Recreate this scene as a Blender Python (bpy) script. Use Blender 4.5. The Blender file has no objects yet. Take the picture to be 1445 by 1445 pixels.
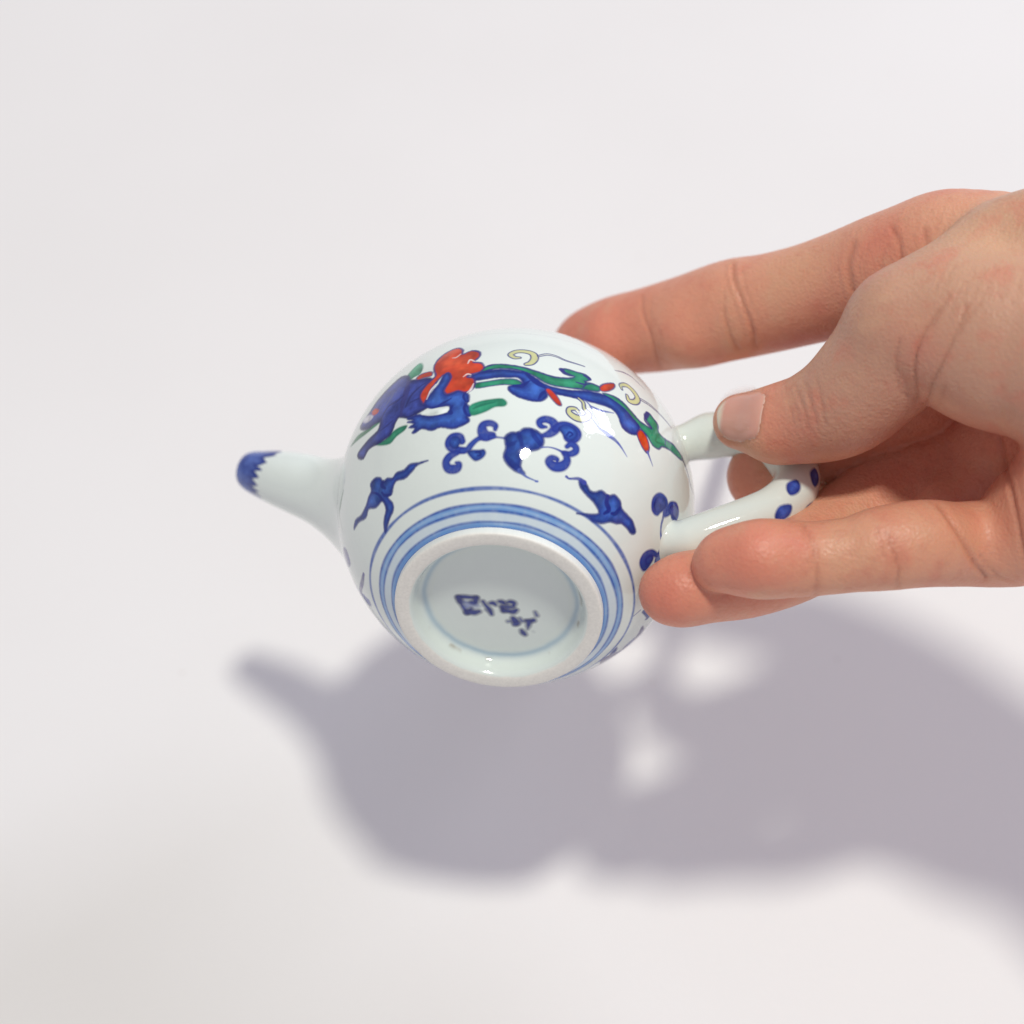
import bpy, math, random
import numpy as np
from mathutils import Matrix, Vector

random.seed(4); rng = np.random.default_rng(4)
S = bpy.context.scene
COL = S.collection

# ------------------------------------------------------------------ camera, light, exposure
F_PX, HALF, DIST = 2960.0, 722.5, 40.0          # focal length in photo pixels, half frame, cm from lens to pot centre
PITCH = math.radians(53)                         # camera looks down on the sheet
H0 = 9.8                                         # pot centre above the sheet, cm
ce, se = math.cos(PITCH), math.sin(PITCH)
RC = np.array([[1, 0, 0], [0, se, -ce], [0, ce, se]], float)   # camera axes -> world
def W(p):                                        # cm in camera axes -> metres in the world
    p = np.asarray(p, float)
    return (p @ RC.T + np.array([0, 0, H0])) * 0.01
def P(px, py, z):                                # a point seen at (px, py), z cm nearer than the pot centre
    k = (DIST - z) / F_PX
    return np.array([(px - HALF) * k, (HALF - py) * k, z])
def look(o, frm, to):
    d = Vector(to) - Vector(frm)
    o.location = frm
    o.rotation_euler = d.to_track_quat('-Z', 'Y').to_euler()

cam_d = bpy.data.cameras.new('camera'); cam = bpy.data.objects.new('camera', cam_d); COL.objects.link(cam)
cam_d.sensor_width = 36; cam_d.lens = 36 * F_PX / 1445.0
cam_d.clip_start = 0.01; cam_d.clip_end = 50
m = Matrix(RC.tolist()).to_4x4(); m.translation = Vector(W([0, 0, DIST])); cam.matrix_world = m
cam_d.dof.use_dof = True; cam_d.dof.focus_distance = (DIST - 2.3) * 0.01; cam_d.dof.aperture_fstop = 10.5
S.camera = cam

wd = bpy.data.worlds.new('World'); S.world = wd; wd.use_nodes = True
wd.node_tree.nodes['Background'].inputs[0].default_value = (0.925, 0.865, 1.0, 1)
wd.node_tree.nodes['Background'].inputs[1].default_value = 0.33

def area(name, frm, to, size, sizey, power, color, shape='RECTANGLE'):
    l = bpy.data.lights.new(name, 'AREA'); l.shape = shape; l.size = size
    if shape in ('RECTANGLE', 'ELLIPSE'): l.size_y = sizey
    l.energy = power; l.color = color
    o = bpy.data.objects.new(name, l); COL.objects.link(o); look(o, frm, to); return o
C0 = W([0, 0, 0])
lamp_dir = np.array([0.095, -0.06, 1.0]); lamp_dir /= np.linalg.norm(lamp_dir)
area('ceiling_lamp', C0 + lamp_dir * 1.8, C0, 0.215, 0.155, 16.6, (1.0, 0.985, 0.885), 'ELLIPSE')
win_dir = RC @ np.array([0.66, 0.71, 0.22]); win_dir /= np.linalg.norm(win_dir)
area('window_light', C0 + win_dir * 1.4, C0, 0.38, 0.42, 5.6, (0.83, 0.85, 1.0))

S.view_settings.view_transform = 'Standard'; S.view_settings.look = 'None'
S.view_settings.exposure = 0.2; S.view_settings.gamma = 1.0
S.render.engine = 'CYCLES'
S.cycles.use_denoising = True
S.cycles.max_bounces = 8
S.cycles.sample_clamp_indirect = 6

# ------------------------------------------------------------------ small helpers
def mesh_obj(name, verts, faces, mat, parent=None, smooth=True, uv=None):
    me = bpy.data.meshes.new(name)
    verts = np.asarray(verts, float)
    me.from_pydata(verts.tolist(), [], faces if isinstance(faces, list) else faces.tolist())
    if smooth: me.polygons.foreach_set('use_smooth', np.ones(len(me.polygons), bool))
    if uv is not None:
        l = me.uv_layers.new(name='UVMap')
        l.data.foreach_set('uv', np.asarray(uv, np.float32).ravel())
    me.materials.append(mat)
    me.update()
    o = bpy.data.objects.new(name, me); COL.objects.link(o)
    if parent: o.parent = parent
    return o
def tag(o, label, cat): o['label'] = label; o['category'] = cat
def catmull(pts, n=6, closed=False):
    p = np.asarray(pts, float)
    q = np.vstack([p[-1:], p, p[:2]]) if closed else np.vstack([2*p[:1]-p[1:2], p, 2*p[-1:]-p[-2:-1]])
    out = []
    m_ = len(p) if closed else len(p) - 1
    for i in range(m_):
        a, b, c, d = q[i], q[i+1], q[i+2], q[i+3]
        for t in np.linspace(0, 1, n, endpoint=False):
            out.append(0.5*((2*b) + (-a+c)*t + (2*a-5*b+4*c-d)*t*t + (-a+3*b-3*c+d)*t**3))
    if not closed: out.append(p[-1])
    return np.array(out)
def N(nt, t, **kw):
    n = nt.nodes.new(t)
    for k, v in kw.items(): setattr(n, k, v)
    return n
def new_mat(name):
    m_ = bpy.data.materials.new(name); m_.use_nodes = True
    nt = m_.node_tree; return m_, nt, nt.nodes['Principled BSDF']
def make_image(name, rgb):                      # linear rgb array (rows from the bottom) -> image made in memory
    h, w = rgb.shape[:2]
    c = np.clip(rgb, 0, 1)
    c = np.where(c <= 0.0031308, c*12.92, 1.055*np.power(np.maximum(c, 1e-8), 1/2.4)-0.055)
    im = bpy.data.images.new(name, w, h)
    px = np.ones((h, w, 4), np.float32); px[..., :3] = c
    im.pixels.foreach_set(px.ravel()); im.update(); im.pack(); return im
def value_noise(h, w, cells, seed):
    r = np.random.default_rng(seed)
    gh, gw = max(2, int(cells)), max(2, int(cells*w/h))
    g = r.random((gh+1, gw+1)).astype(np.float32); g[:, -1] = g[:, 0]
    y = np.linspace(0, gh-1e-3, h); x = np.linspace(0, gw-1e-3, w)
    yi = y.astype(int); xi = x.astype(int); fy = (y-yi)[:, None]; fx = (x-xi)[None]
    fy = fy*fy*(3-2*fy); fx = fx*fx*(3-2*fx)
    a = g[yi][:, xi]; b = g[yi][:, xi+1]; c = g[yi+1][:, xi]; d = g[yi+1][:, xi+1]
    return ((a*(1-fx)+b*fx)*(1-fy)+(c*(1-fx)+d*fx)*fy).astype(np.float32)

# ------------------------------------------------------------------ the white sheet
def sheet_material():
    m_, nt, b = new_mat('white_paper')
    tc = N(nt, 'ShaderNodeTexCoord')
    n1 = N(nt, 'ShaderNodeTexNoise'); n1.inputs['Scale'].default_value = 9; n1.inputs['Detail'].default_value = 4
    r1 = N(nt, 'ShaderNodeValToRGB')
    r1.color_ramp.elements[0].position = 0.3; r1.color_ramp.elements[0].color = (0.795, 0.787, 0.768, 1)
    r1.color_ramp.elements[1].position = 0.75; r1.color_ramp.elements[1].color = (0.825, 0.820, 0.803, 1)
    v = N(nt, 'ShaderNodeTexVoronoi'); v.voronoi_dimensions = '2D'; v.inputs['Scale'].default_value = 26; v.inputs['Randomness'].default_value = 1
    v2 = N(nt, 'ShaderNodeMath', operation='LESS_THAN'); v2.inputs[1].default_value = 0.012
    wn = N(nt, 'ShaderNodeSeparateColor')
    g = N(nt, 'ShaderNodeMath', operation='GREATER_THAN'); g.inputs[1].default_value = 0.82
    mul = N(nt, 'ShaderNodeMath', operation='MULTIPLY')
    mx = N(nt, 'ShaderNodeMix', data_type='RGBA'); mx.inputs['B'].default_value = (0.72, 0.69, 0.66, 1)
    n2 = N(nt, 'ShaderNodeTexNoise'); n2.inputs['Scale'].default_value = 900; n2.inputs['Detail'].default_value = 3
    bp = N(nt, 'ShaderNodeBump'); bp.inputs['Strength'].default_value = 0.2; bp.inputs['Distance'].default_value = 0.0003
    L = nt.links.new
    for n in (n1, v, n2): L(tc.outputs['Object'], n.inputs['Vector'])
    L(n1.outputs['Fac'], r1.inputs[0]); L(v.outputs['Distance'], v2.inputs[0]); L(v.outputs['Color'], wn.inputs[0])
    L(wn.outputs[0], g.inputs[0]); L(g.outputs[0], mul.inputs[0]); L(v2.outputs[0], mul.inputs[1])
    L(mul.outputs[0], mx.inputs['Factor']); L(r1.outputs[0], mx.inputs['A']); L(mx.outputs['Result'], b.inputs['Base Color'])
    L(n2.outputs['Fac'], bp.inputs['Height']); L(bp.outputs[0], b.inputs['Normal'])
    b.inputs['Roughness'].default_value = 0.75; b.inputs['Specular IOR Level'].default_value = 0.15
    return m_
g_ = 40; xs = np.linspace(-1.6, 1.6, g_+1)
sv = [(x, y+0.2, 0.0) for y in xs for x in xs]
sf = [(j*(g_+1)+i, j*(g_+1)+i+1, (j+1)*(g_+1)+i+1, (j+1)*(g_+1)+i) for j in range(g_) for i in range(g_)]
sheet = mesh_obj('table_surface', sv, sf, sheet_material())
sheet['kind'] = 'structure'; sheet['label'] = 'plain white paper sheet under the held teapot'

# ------------------------------------------------------------------ pot frame
R = 3.4
PC = P(728, 715, 0)
up = np.array([0.109, 0.642, -0.759]); up /= np.linalg.norm(up)          # axis, base to lid
hx = np.array([0.972, 0.10, 0.19]); hx -= up*(hx @ up); hx /= np.linalg.norm(hx)   # towards the handle
hy = np.cross(up, hx)
RP = np.stack([hx, hy, up], 1)                                            # pot axes -> camera axes
Mpot = Matrix((RC @ RP).tolist()).to_4x4(); Mpot.translation = Vector(W(PC))
fdir = RP.T @ np.array([0, 0, 1.0]); TH0 = math.atan2(fdir[1], fdir[0])   # the side turned to the lens
def sphere_hit(px, py):
    px = np.asarray(px, float); py = np.asarray(py, float)
    o = np.array([0, 0, DIST]); d = np.stack([(px-HALF)/F_PX, (HALF-py)/F_PX, -np.ones_like(px)], -1)
    d /= np.linalg.norm(d, axis=-1, keepdims=True)
    oc = o-PC; b = d @ oc; c = oc @ oc - R*R; disc = np.maximum(b*b-c, 0)
    p = oc + d*(-b-np.sqrt(disc))[..., None]
    l = p @ RP; l /= np.linalg.norm(l, axis=-1, keepdims=True)
    th = (np.arctan2(l[..., 1], l[..., 0]) - TH0 + np.pi) % (2*np.pi) - np.pi
    return th, np.arccos(np.clip(l[..., 2], -1, 1))

# ------------------------------------------------------------------ painting (glaze colours on the pot)
class Canvas:
    """a linear colour raster with soft filled shapes and brush strokes"""
    def __init__(s, h, w, base, sx=None):
        s.h, s.w = h, w
        s.c = np.empty((h, w, 3), np.float32); s.c[:] = base
        s.sx = np.ones(h, np.float32) if sx is None else sx.astype(np.float32)
        s.n = 0.6*value_noise(h, w, 70*h/2048, 1) + 0.4*value_noise(h, w, 260*h/2048, 2)
        s.m = 0.55*value_noise(h, w, 38*h/2048, 11) + 0.45*value_noise(h, w, 120*h/2048, 12)
        s.mask = np.zeros((h, w), np.float32)
    def _box(s, p, pad):
        x0 = max(0, int(p[:, 0].min()-pad*2.2)); x1 = min(s.w, int(p[:, 0].max()+pad*2.2)+1)
        y0 = max(0, int(p[:, 1].min()-pad)); y1 = min(s.h, int(p[:, 1].max()+pad)+1)
        return x0, x1, y0, y1
    def _blend(s, box, a, col):
        x0, x1, y0, y1 = box
        r = s.c[y0:y1, x0:x1]; r[:] = r*(1-a[..., None]) + col*a[..., None]
        mk = s.mask[y0:y1, x0:x1]; np.maximum(mk, a, out=mk)
    def _dist(s, box, A, B, wa=None, wb=None):
        x0, x1, y0, y1 = box
        X, Y = np.meshgrid(np.arange(x0, x1, dtype=np.float32)+.5, np.arange(y0, y1, dtype=np.float32)+.5)
        sx = s.sx[y0:y1][:, None]
        best = np.full(X.shape, 1e9, np.float32); frac = np.zeros(X.shape, np.float32)
        for i in range(len(A)):
            ax, ay = A[i]; bx, by = B[i]
            dx, dy = (bx-ax)*sx, by-ay
            qx, qy = (X-ax)*sx, Y-ay
            t = np.clip((qx*dx+qy*dy)/(dx*dx+dy*dy+1e-9), 0, 1)
            d = np.sqrt((qx-t*dx)**2+(qy-t*dy)**2)
            if wa is not None: d = d-(wa[i]+(wb[i]-wa[i])*t)
            k = d < best
            best = np.where(k, d, best)
        return X, Y, best
    def fill(s, pts, light, dark, soft=5.0, pool=20.0, wash=0.5, outline=None, ow=6.0, smooth=3):
        p = catmull(pts, smooth, True) if smooth else np.asarray(pts, float)
        box = s._box(p, 30); A = p; B = np.roll(p, -1, 0)
        if box[1] <= box[0] or box[3] <= box[2]: return
        X, Y, d = s._dist(box, A, B)
        ins = np.zeros(X.shape, bool)
        for (ax, ay), (bx, by) in zip(A, B):
            if ay == by: continue
            c = ((ay > Y) != (by > Y)) & (X < (bx-ax)*(Y-ay)/(by-ay)+ax)
            ins ^= c
        sd = np.where(ins, -d, d)
        x0, x1, y0, y1 = box; n = s.n[y0:y1, x0:x1]
        a = np.clip(0.5-sd/soft, 0, 1)
        k = np.clip(-sd/pool, 0, 1)*(1-wash+wash*2*n); k = np.clip(k, 0, 1)[..., None]
        col = (np.asarray(dark, np.float32)*(1-k)+np.asarray(light, np.float32)*k)*(0.50+1.0*s.m[y0:y1, x0:x1, None])
        s._blend(box, a, col)
        if outline is not None:
            ao = np.clip(0.5-(np.abs(sd)-ow*(0.6+0.7*n))/soft, 0, 1)*(0.7+0.3*n)
            s._blend(box, ao, np.asarray(outline, np.float32))
    def stroke(s, pts, w, light, dark=None, soft=5.0, alpha=1.0, smooth=5, pool=None):
        p = np.asarray(pts, float); w = np.broadcast_to(np.asarray(w, float), (len(p),)) if np.ndim(w) == 0 or len(np.atleast_1d(w)) == len(p) else np.interp(np.linspace(0, 1, len(p)), np.linspace(0, 1, len(w)), w)
        q = catmull(np.c_[p, w], smooth) if len(p) > 2 else np.c_[p, w]
        box = s._box(q[:, :2], q[:, 2].max()+12)
        if box[1] <= box[0] or box[3] <= box[2]: return
        X, Y, d = s._dist(box, q[:-1, :2], q[1:, :2], q[:-1, 2], q[1:, 2])
        x0, x1, y0, y1 = box; n = s.n[y0:y1, x0:x1]
        a = np.clip(0.5-d/soft, 0, 1)*alpha*(0.75+0.4*n).clip(0, 1)
        if dark is None: col = np.asarray(light, np.float32)*(0.8+0.5*n[..., None])
        else:
            k = np.clip(-d/(pool or max(6, q[:, 2].max()*0.7)), 0, 1)*(0.45+0.9*n); k = np.clip(k, 0, 1)[..., None]
            col = np.asarray(dark, np.float32)*(1-k)+np.asarray(light, np.float32)*k
        if dark is not None: a = np.clip(0.5-d/soft, 0, 1)*alpha*(0.90+0.2*n).clip(0, 1)
        s._blend(box, a, col)

PORC = np.array([0.765, 0.845, 0.80])
BL, BD = (0.040, 0.125, 0.47), (0.009, 0.024, 0.21)          # cobalt wash, cobalt pooled
BV, BVD = (0.040, 0.068, 0.34), (0.010, 0.014, 0.12)          # thinner cobalt of the beast
RED, RDD = (0.62, 0.085, 0.025), (0.50, 0.040, 0.012)
GR, GRD = (0.038, 0.31, 0.165), (0.014, 0.19, 0.115)
YE, YED = (0.64, 0.66, 0.33), (0.55, 0.58, 0.30)
LINE = (0.030, 0.035, 0.20)

TW, TH = 4096, 2048
rows_phi = (np.arange(TH)+.5)/TH*np.pi                       # v = polar angle from the lid
cv = Canvas(TH, TW, PORC, np.sin(rows_phi))
def T(pts, z):                                               # traced points of a magnified view -> texture
    p = np.asarray(pts, float); ox, oy, k = z
    th, ph = sphere_hit(ox+p[:, 0]/k, oy+p[:, 1]/k)
    return np.c_[(th+np.pi)/(2*np.pi)*TW, ph/np.pi*TH]
K = 1445/300.0
Z1, Z2, Z3, Z4 = (460, 450, K), (700, 450, K), (460, 680, K), (720, 680, K)
ZD, ZR = (495, 480, 1445/140.0), (840, 540, 1445/170.0)
def F(z, pts, light, dark, **kw): cv.fill(T(pts, z), light, dark, **kw)
def ST(z, pts, w, light, dark=None, **kw):
    w = np.asarray(w, float)*2.57                             # brush half-width in photo pixels
    cv.stroke(T(pts, z), w, light, dark, **kw)

def paint_body():
    # banding round the foot (polar angles from the base)
    for a0, hw, al in ((45.4, 0.52, .92), (40.5, 0.50, .95), (38.7, 0.55, 1), (35.3, 0.46, .95), (33.7, 0.95, 1.0)):
        ph = np.radians(180-a0)
        x = np.arange(0, TW+1, 32)
        wob = sum(rng.normal(0, .8)*np.sin(x/TW*2*np.pi*k_+rng.uniform(0, 6.28)) for k_ in (2, 3, 5, 8))
        y = ph/np.pi*TH + wob
        wd_ = hw*11.4*np.interp(x, np.linspace(0, TW, 30), rng.uniform(0.6, 1.35, 30))
        A = np.c_[x, y]
        yy = np.arange(TH)[:, None]+.5; xx = np.arange(TW)+.5
        ce_ = np.interp(xx, x, y); wi = np.interp(xx, x, wd_)
        d = np.abs(yy-ce_)-wi
        a = np.clip(0.5-d/7.0, 0, 1)*al*(0.78+0.32*cv.m)
        cv._blend((0, TW, 0, TH), np.clip(a, 0, 1), np.array([0.045, 0.115, 0.42], np.float32))
    for a0, a1, al in ((38.7, 40.5, .82), (33.7, 35.3, .74), (35.3, 38.7, .26)):
        y0, y1 = np.radians(180-a1)/np.pi*TH, np.radians(180-a0)/np.pi*TH
        yy = np.arange(TH)[:, None]+.5
        a = np.clip((yy-y0)/4, 0, 1)*np.clip((y1-yy)/4, 0, 1)*al*(0.80+0.35*cv.m)
        cv._blend((0, TW, 0, TH), np.clip(a, 0, .9), np.array([0.16, 0.36, 0.70], np.float32))
    # hair line under the shoulder
    yy = np.arange(TH)[:, None]+.5
    d = np.abs(yy-np.radians(68.8)/np.pi*TH)-1.6
    cv._blend((0, TW, 0, TH), np.clip(.5-d/4, 0, 1)*(0.15+0.5*cv.n), np.array([0.30, 0.28, 0.36], np.float32))
    # ---- beast, left
    F(Z1, [(540,405),(590,340),(640,300),(662,320),(645,370),(600,397),(560,425)], GR, GRD, soft=9)
    F(Z1, [(165,875),(210,800),(270,755),(350,690),(368,702),(320,745),(250,800)], (.10,.25,.12), GRD, soft=9)
    F(Z1, [(455,765),(500,735),(552,722),(535,758),(480,800),(435,850),(370,862),(335,852),(400,820)], GR, GRD, soft=8)
    F(Z1, [(235,725),(290,645),(350,555),(430,465),(510,395),(562,390),(575,415),(640,410),(705,402),(720,420),(680,470),(655,530),(655,570),(690,598),(645,628),(600,655),(560,672),(500,668),(475,700),(455,750),(430,795),(370,838),(310,870),(280,900),(255,948),(225,948),(216,918),(250,868),(290,820),(350,762),(368,700),(330,716),(290,745),(245,752)], BV, BVD, soft=7, pool=26, outline=BVD, ow=4)
    ST(Z1, [(560,425),(545,500),(520,580),(510,660)], [3,6,4,2], (.03,.03,.17), alpha=.75)
    ST(Z1, [(530,520),(480,560),(420,600),(370,690)], [1.5,3,2,1], BVD, alpha=.7)
    ST(Z1, [(700,420),(640,460),(580,520),(540,600)], [1,2,2,1], BVD, alpha=.7)
    ST(Z1, [(690,520),(620,545),(570,570)], [1,1.6,1], BVD, alpha=.7)
    ST(Z1, [(455,690),(420,720),(370,760)], [1,2,1], BVD, alpha=.7)
    ST(Z1, [(470,480),(440,540),(400,600)], [1,3,1], (.10,.12,.26), alpha=.5)
    F(Z1, [(252,695),(285,655),(322,658),(305,688),(270,710)], (.72,.72,.75), (.5,.5,.6), soft=8)
    F(Z1, [(312,635),(335,610),(360,620),(345,645),(322,655)], (.45,.10,.08), RDD, soft=8)
    F(Z1, [(690,598),(670,570),(720,500),(770,440),(798,385),(832,368),(850,400),(825,450),(800,485),(815,515),(860,505),(900,488),(940,492),(970,520),(968,560),(950,570),(975,600),(985,650),(960,665),(970,695),(920,725),(860,745),(780,735),(720,755),(650,745),(610,772),(588,772),(606,742),(566,738),(598,712),(555,702),(592,690),(556,680),(590,664),(640,652),(700,662),(770,652),(830,638),(842,600),(820,588),(740,606)], BL, BD, soft=6, pool=30, outline=BD, ow=4.5)
    ST(Z1, [(690,600),(740,602),(800,570),(850,540)], [1,2,2,1], BD, alpha=.9)
    ST(Z1, [(850,640),(840,620),(860,590)], [3,3,1], BD, alpha=.9)
    ST(Z1, [(965,560),(940,600),(950,640),(975,660)], [1.5,2,2,1], BD)
    ST(Z1, [(945,500),(935,530),(950,560)], [1.5,2,1], BD)
    F(Z1, [(645,648),(700,620),(790,600),(834,603),(826,628),(765,650),(700,656)], PORC, PORC*.9, soft=6)
    F(Z1, [(975,592),(1040,560),(1120,545),(1200,540),(1232,570),(1212,595),(1150,600),(1090,630),(1020,655),(985,652)], GR, GRD, soft=8, pool=30)
    ST(Z1, [(1000,610),(1060,585),(1150,565)], [1,2,1], GRD)
    F(Z1, [(615,402),(650,375),(716,358),(718,386),(660,402),(625,414)], (.40,.09,.05), RDD, soft=6, outline=LINE, ow=3)
    # ---- green and blue ribbons, tail
    F(Z2, [(-130,380),(-80,330),(0,308),(100,314),(200,333),(300,365),(400,395),(500,402),(532,390),(500,386),(455,368),(445,345),(480,340),(550,362),(610,380),(640,410),(612,428),(660,442),(706,465),(700,492),(650,490),(580,478),(500,470),(400,455),(330,432),(260,388),(150,348),(50,338),(-20,342),(-90,362)], GR, GRD, pool=24, outline=LINE, ow=4)
    F(Z2, [(-145,440),(-60,425),(60,408),(140,413),(178,440),(160,456),(60,446),(-40,457),(-135,472)], GR, GRD, outline=LINE, ow=3)
    F(Z2, [(725,505),(800,525),(860,565),(920,628),(970,688),(1020,725),(1058,742),(1022,690),(1008,652),(1035,638),(1072,680),(1100,720),(1106,770),(1150,818),(1200,850),(1240,900),(1277,965),(1240,945),(1180,892),(1130,868),(1105,885),(1065,860),(1030,800),(980,742),(900,662),(830,592),(770,548)], GR, GRD, pool=24, outline=LINE, ow=4)
    F(Z2, [(-160,383),(-60,355),(40,343),(130,354),(210,368),(262,400),(320,438),(400,468),(520,488),(640,494),(740,520),(820,570),(880,620),(930,680),(972,730),(966,778),(920,782),(862,740),(828,655),(780,608),(700,577),(600,552),(500,527),(400,507),(345,492),(347,530),(300,557),(220,552),(140,522),(95,490),(85,463),(120,453),(178,460),(182,430),(150,397),(80,397),(0,397),(-90,412),(-158,417)], BL, BD, pool=34, outline=BD, ow=4.5)
    ST(Z2, [(205,372),(250,410),(290,440),(340,470)], [2,4,4,2], BD)
    ST(Z2, [(120,455),(180,450),(230,420)], [2,3,1], BD)
    ST(Z2, [(340,490),(310,510),(290,545)], [2,2.5,1.5], BD)
    ST(Z2, [(545,430),(600,445),(640,440)], [1,1.8,1], LINE); ST(Z2, [(590,468),(610,440),(600,420)], [.8,1.6,.8], LINE)
    ST(Z2, [(445,345),(470,365),(520,385)], [4,2,1], LINE); ST(Z2, [(600,385),(630,402),(640,412)], [2,3,2], LINE)
    ST(Z2, [(1030,645),(1015,690),(1055,742)], [4,3,2.5], LINE); ST(Z2, [(1105,780),(1085,830),(1140,855)], [1,2,1], (.02,.20,.10))
    ST(Z2, [(1150,815),(1150,855)], 1.2, LINE)
    ST(Z2, [(1265,945),(1300,1040),(1325,1140),(1350,1230)], [4,3,2.4,1], (.10,.10,.17))
    F(Z2, [(335,482),(365,475),(412,520),(446,582),(420,586),(375,540)], (.50,.05,.03), RDD, outline=LINE, ow=3, soft=5)
    F(Z2, [(705,462),(740,440),(800,438),(806,465),(770,490),(720,492)], RED, RDD, outline=LINE, ow=3, soft=5)
    F(Z2, [(958,772),(985,753),(1022,800),(1042,870),(1030,912),(1000,882),(970,822)], RED, RDD, outline=LINE, ow=3.4, soft=5)
    ST(Z2, [(1030,905),(1045,945),(1065,1000)], [2.2,1.5,.5], (.09,.12,.42))
    # red flame over the ribbons
    F(Z1, [(662,578),(640,545),(642,510),(672,460),(712,420),(745,385),(733,345),(745,300),(790,250),(850,213),(900,198),(932,213),(930,240),(990,216),(1044,225),(1044,258),(1005,292),(1052,298),(1074,325),(1052,357),(995,375),(962,392),(1002,400),(1014,430),(1000,472),(950,500),(900,488),(850,505),(818,512),(803,485),(828,440),(848,400),(830,368),(790,388),(752,430),(716,480),(690,532)], RED, RDD, soft=5, pool=60, outline=LINE, ow=5)
    ST(Z1, [(860,265),(885,262),(915,240)], [.8,1.4,1], (.78,.62,.58)); ST(Z1, [(965,302),(980,278),(1010,288)], [.8,1.4,.8], (.78,.62,.58))
    ST(Z1, [(685,545),(710,490),(745,445)], [.8,1.3,.6], (.75,.68,.7)); ST(Z1, [(935,392),(960,375),(985,378)], [.7,1.3,.6], (.78,.62,.58))
    ST(Z1, [(1003,440),(985,480),(960,500)], [.6,1.8,.6], (.75,.68,.7))
    # pale curls
    def curl(z, pts, w, tail=None, tw=None):
        w = np.asarray(w, float)
        ST(z, pts, w+1.9, LINE, soft=4); ST(z, pts, w, YE, YED, soft=4)
        if tail is not None: ST(z, tail, np.asarray(tw)+1.3, LINE, soft=4); ST(z, tail, np.maximum(np.asarray(tw)-.3, .1), (.55,.60,.55), soft=3)
    curl(Z2, [(205,308),(240,298),(262,268),(250,238),(200,222),(140,222),(100,242),(125,262),(160,264)], [2,3.6,4.2,4,3.5,3.2,3,2.4,1.2], [(290,252),(350,242),(410,255),(480,285),(600,323)], [1.2,1.6,1.2,.7,.0])
    curl(Z2, [(560,538),(592,568),(600,610),(632,650),(600,678),(545,672),(500,640),(500,612),(540,612),(565,640)], [.8,1.4,1.6,3.4,4,4,3.2,2.4,1.8,1])
    curl(Z2, [(855,478),(848,452),(888,452),(932,490),(962,540),(945,565),(905,556),(890,520)], [.6,2,3.4,4,4,3.6,3,1.4], [(985,548),(1050,590),(1120,655),(1190,738)], [1.6,1.6,1,.1])
    ST(Z2, [(640,590),(680,610),(720,625),(800,640)], [1,1.6,1.6,.6], (.08,.11,.4)); ST(Z2, [(600,548),(640,590),(660,640),(700,720)], [.8,1.2,1.2,1], (.08,.11,.4))
    ST(Z2, [(655,680),(700,740),(760,785),(830,845),(890,937)], [1.2,2,3.4,2,.4], (.08,.12,.44))
    ST(Z2, [(808,350),(860,362),(915,390),(960,430),(1010,480)], [.6,1.6,1.5,1.2,.4], (.10,.10,.22))
    # ---- blue scrolls
    BM, BN = (0.032, 0.075, 0.38), (0.014, 0.028, 0.27)
    def B(z, pts, w): ST(z, pts, np.asarray(w)*1.42, BM, BN, soft=8)
    B(Z1, [(925,832),(905,805),(862,812),(848,850),(880,888),(935,895)], [3.5,4.5,5.5,6,4.5,3.4])
    F(Z1, [(835,840),(860,800),(905,805),(915,840),(890,880),(855,878)], BL, BD, soft=8)
    B(Z1, [(925,895),(962,888),(988,855),(1030,818),(1080,800)], [2.6,3.2,3,2.6,3.2])
    B(Z1, [(885,912),(840,935),(815,978),(835,1018),(885,1018),(903,990),(885,978)], [3,4,4,4.5,4.5,3.2,1.6])
    F(Z1, [(958,905),(985,890),(1040,888),(1075,885),(1088,915),(1062,950),(1015,968),(978,940)], BL, BD, soft=8)
    ST(Z1, [(1020,905),(1045,905),(1050,925),(1030,930)], [1.4,1.6,1.6,1], BD)
    B(Z1, [(1128,792),(1085,795),(1062,760),(1070,720),(1115,708),(1150,725),(1150,752)], [4,5.5,5,4,3.5,3,2])
    B(Z1, [(1120,800),(1170,805),(1225,812)], [2.4,.9,1])
    F(Z2, [(62,800),(100,772),(150,770),(190,743),(250,748),(312,788),(326,840),(295,882),(240,897),(182,908),(172,960),(168,1010),(195,1052),(140,1040),(85,1000),(52,940),(66,880),(62,840)], BL, BD, soft=8, pool=38, outline=BD, ow=3)
    ST(Z2, [(150,772),(165,810),(180,880)], [2,3,2], BD, alpha=.8); ST(Z2, [(240,752),(262,800),(300,850)], [2,3.4,3], BD, alpha=.8)
    ST(Z2, [(72,850),(110,850),(140,830)], [1.5,3,1], BD, alpha=.7); ST(Z2, [(62,930),(110,985),(165,1020)], [2,4,3], BD, alpha=.6)
    ST(Z2, [(160,1030),(205,1072),(280,1106)], [3,1.4,.7], (.07,.12,.42)); ST(Z2, [(270,1104),(282,1104)], 1.2, (.07,.12,.42))
    B(Z2, [(322,792),(365,780),(402,745),(385,700),(335,682),(296,698),(305,728),(340,735)], [2.4,4,5,4.5,4,3.4,3,1.6])
    B(Z2, [(402,748),(445,722),(500,735),(545,775),(530,812),(490,810),(470,780)], [3.4,4,5,5.5,5,4.4,2.5])
    F(Z2, [(425,745),(470,718),(530,740),(556,782),(530,825),(485,820),(450,785)], BL, BD, soft=8)
    ST(Z2, [(480,790),(500,770),(520,785),(500,800)], [1.2,1.5,1.5,1], BD)
    ST(Z2, [(310,873),(360,872),(410,885),(470,915)], [1,.9,1.3,2.2], (.05,.08,.36))
    B(Z2, [(460,912),(505,918),(540,900),(540,870),(510,852),(482,868)], [2.5,3.2,3.6,3.6,3.2,2.4])
    B(Z2, [(472,918),(482,965),(450,1000),(395,1002),(360,970),(380,945),(415,955),(412,980)], [3,4,5,5,4,3.2,2.4,1.4])
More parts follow.
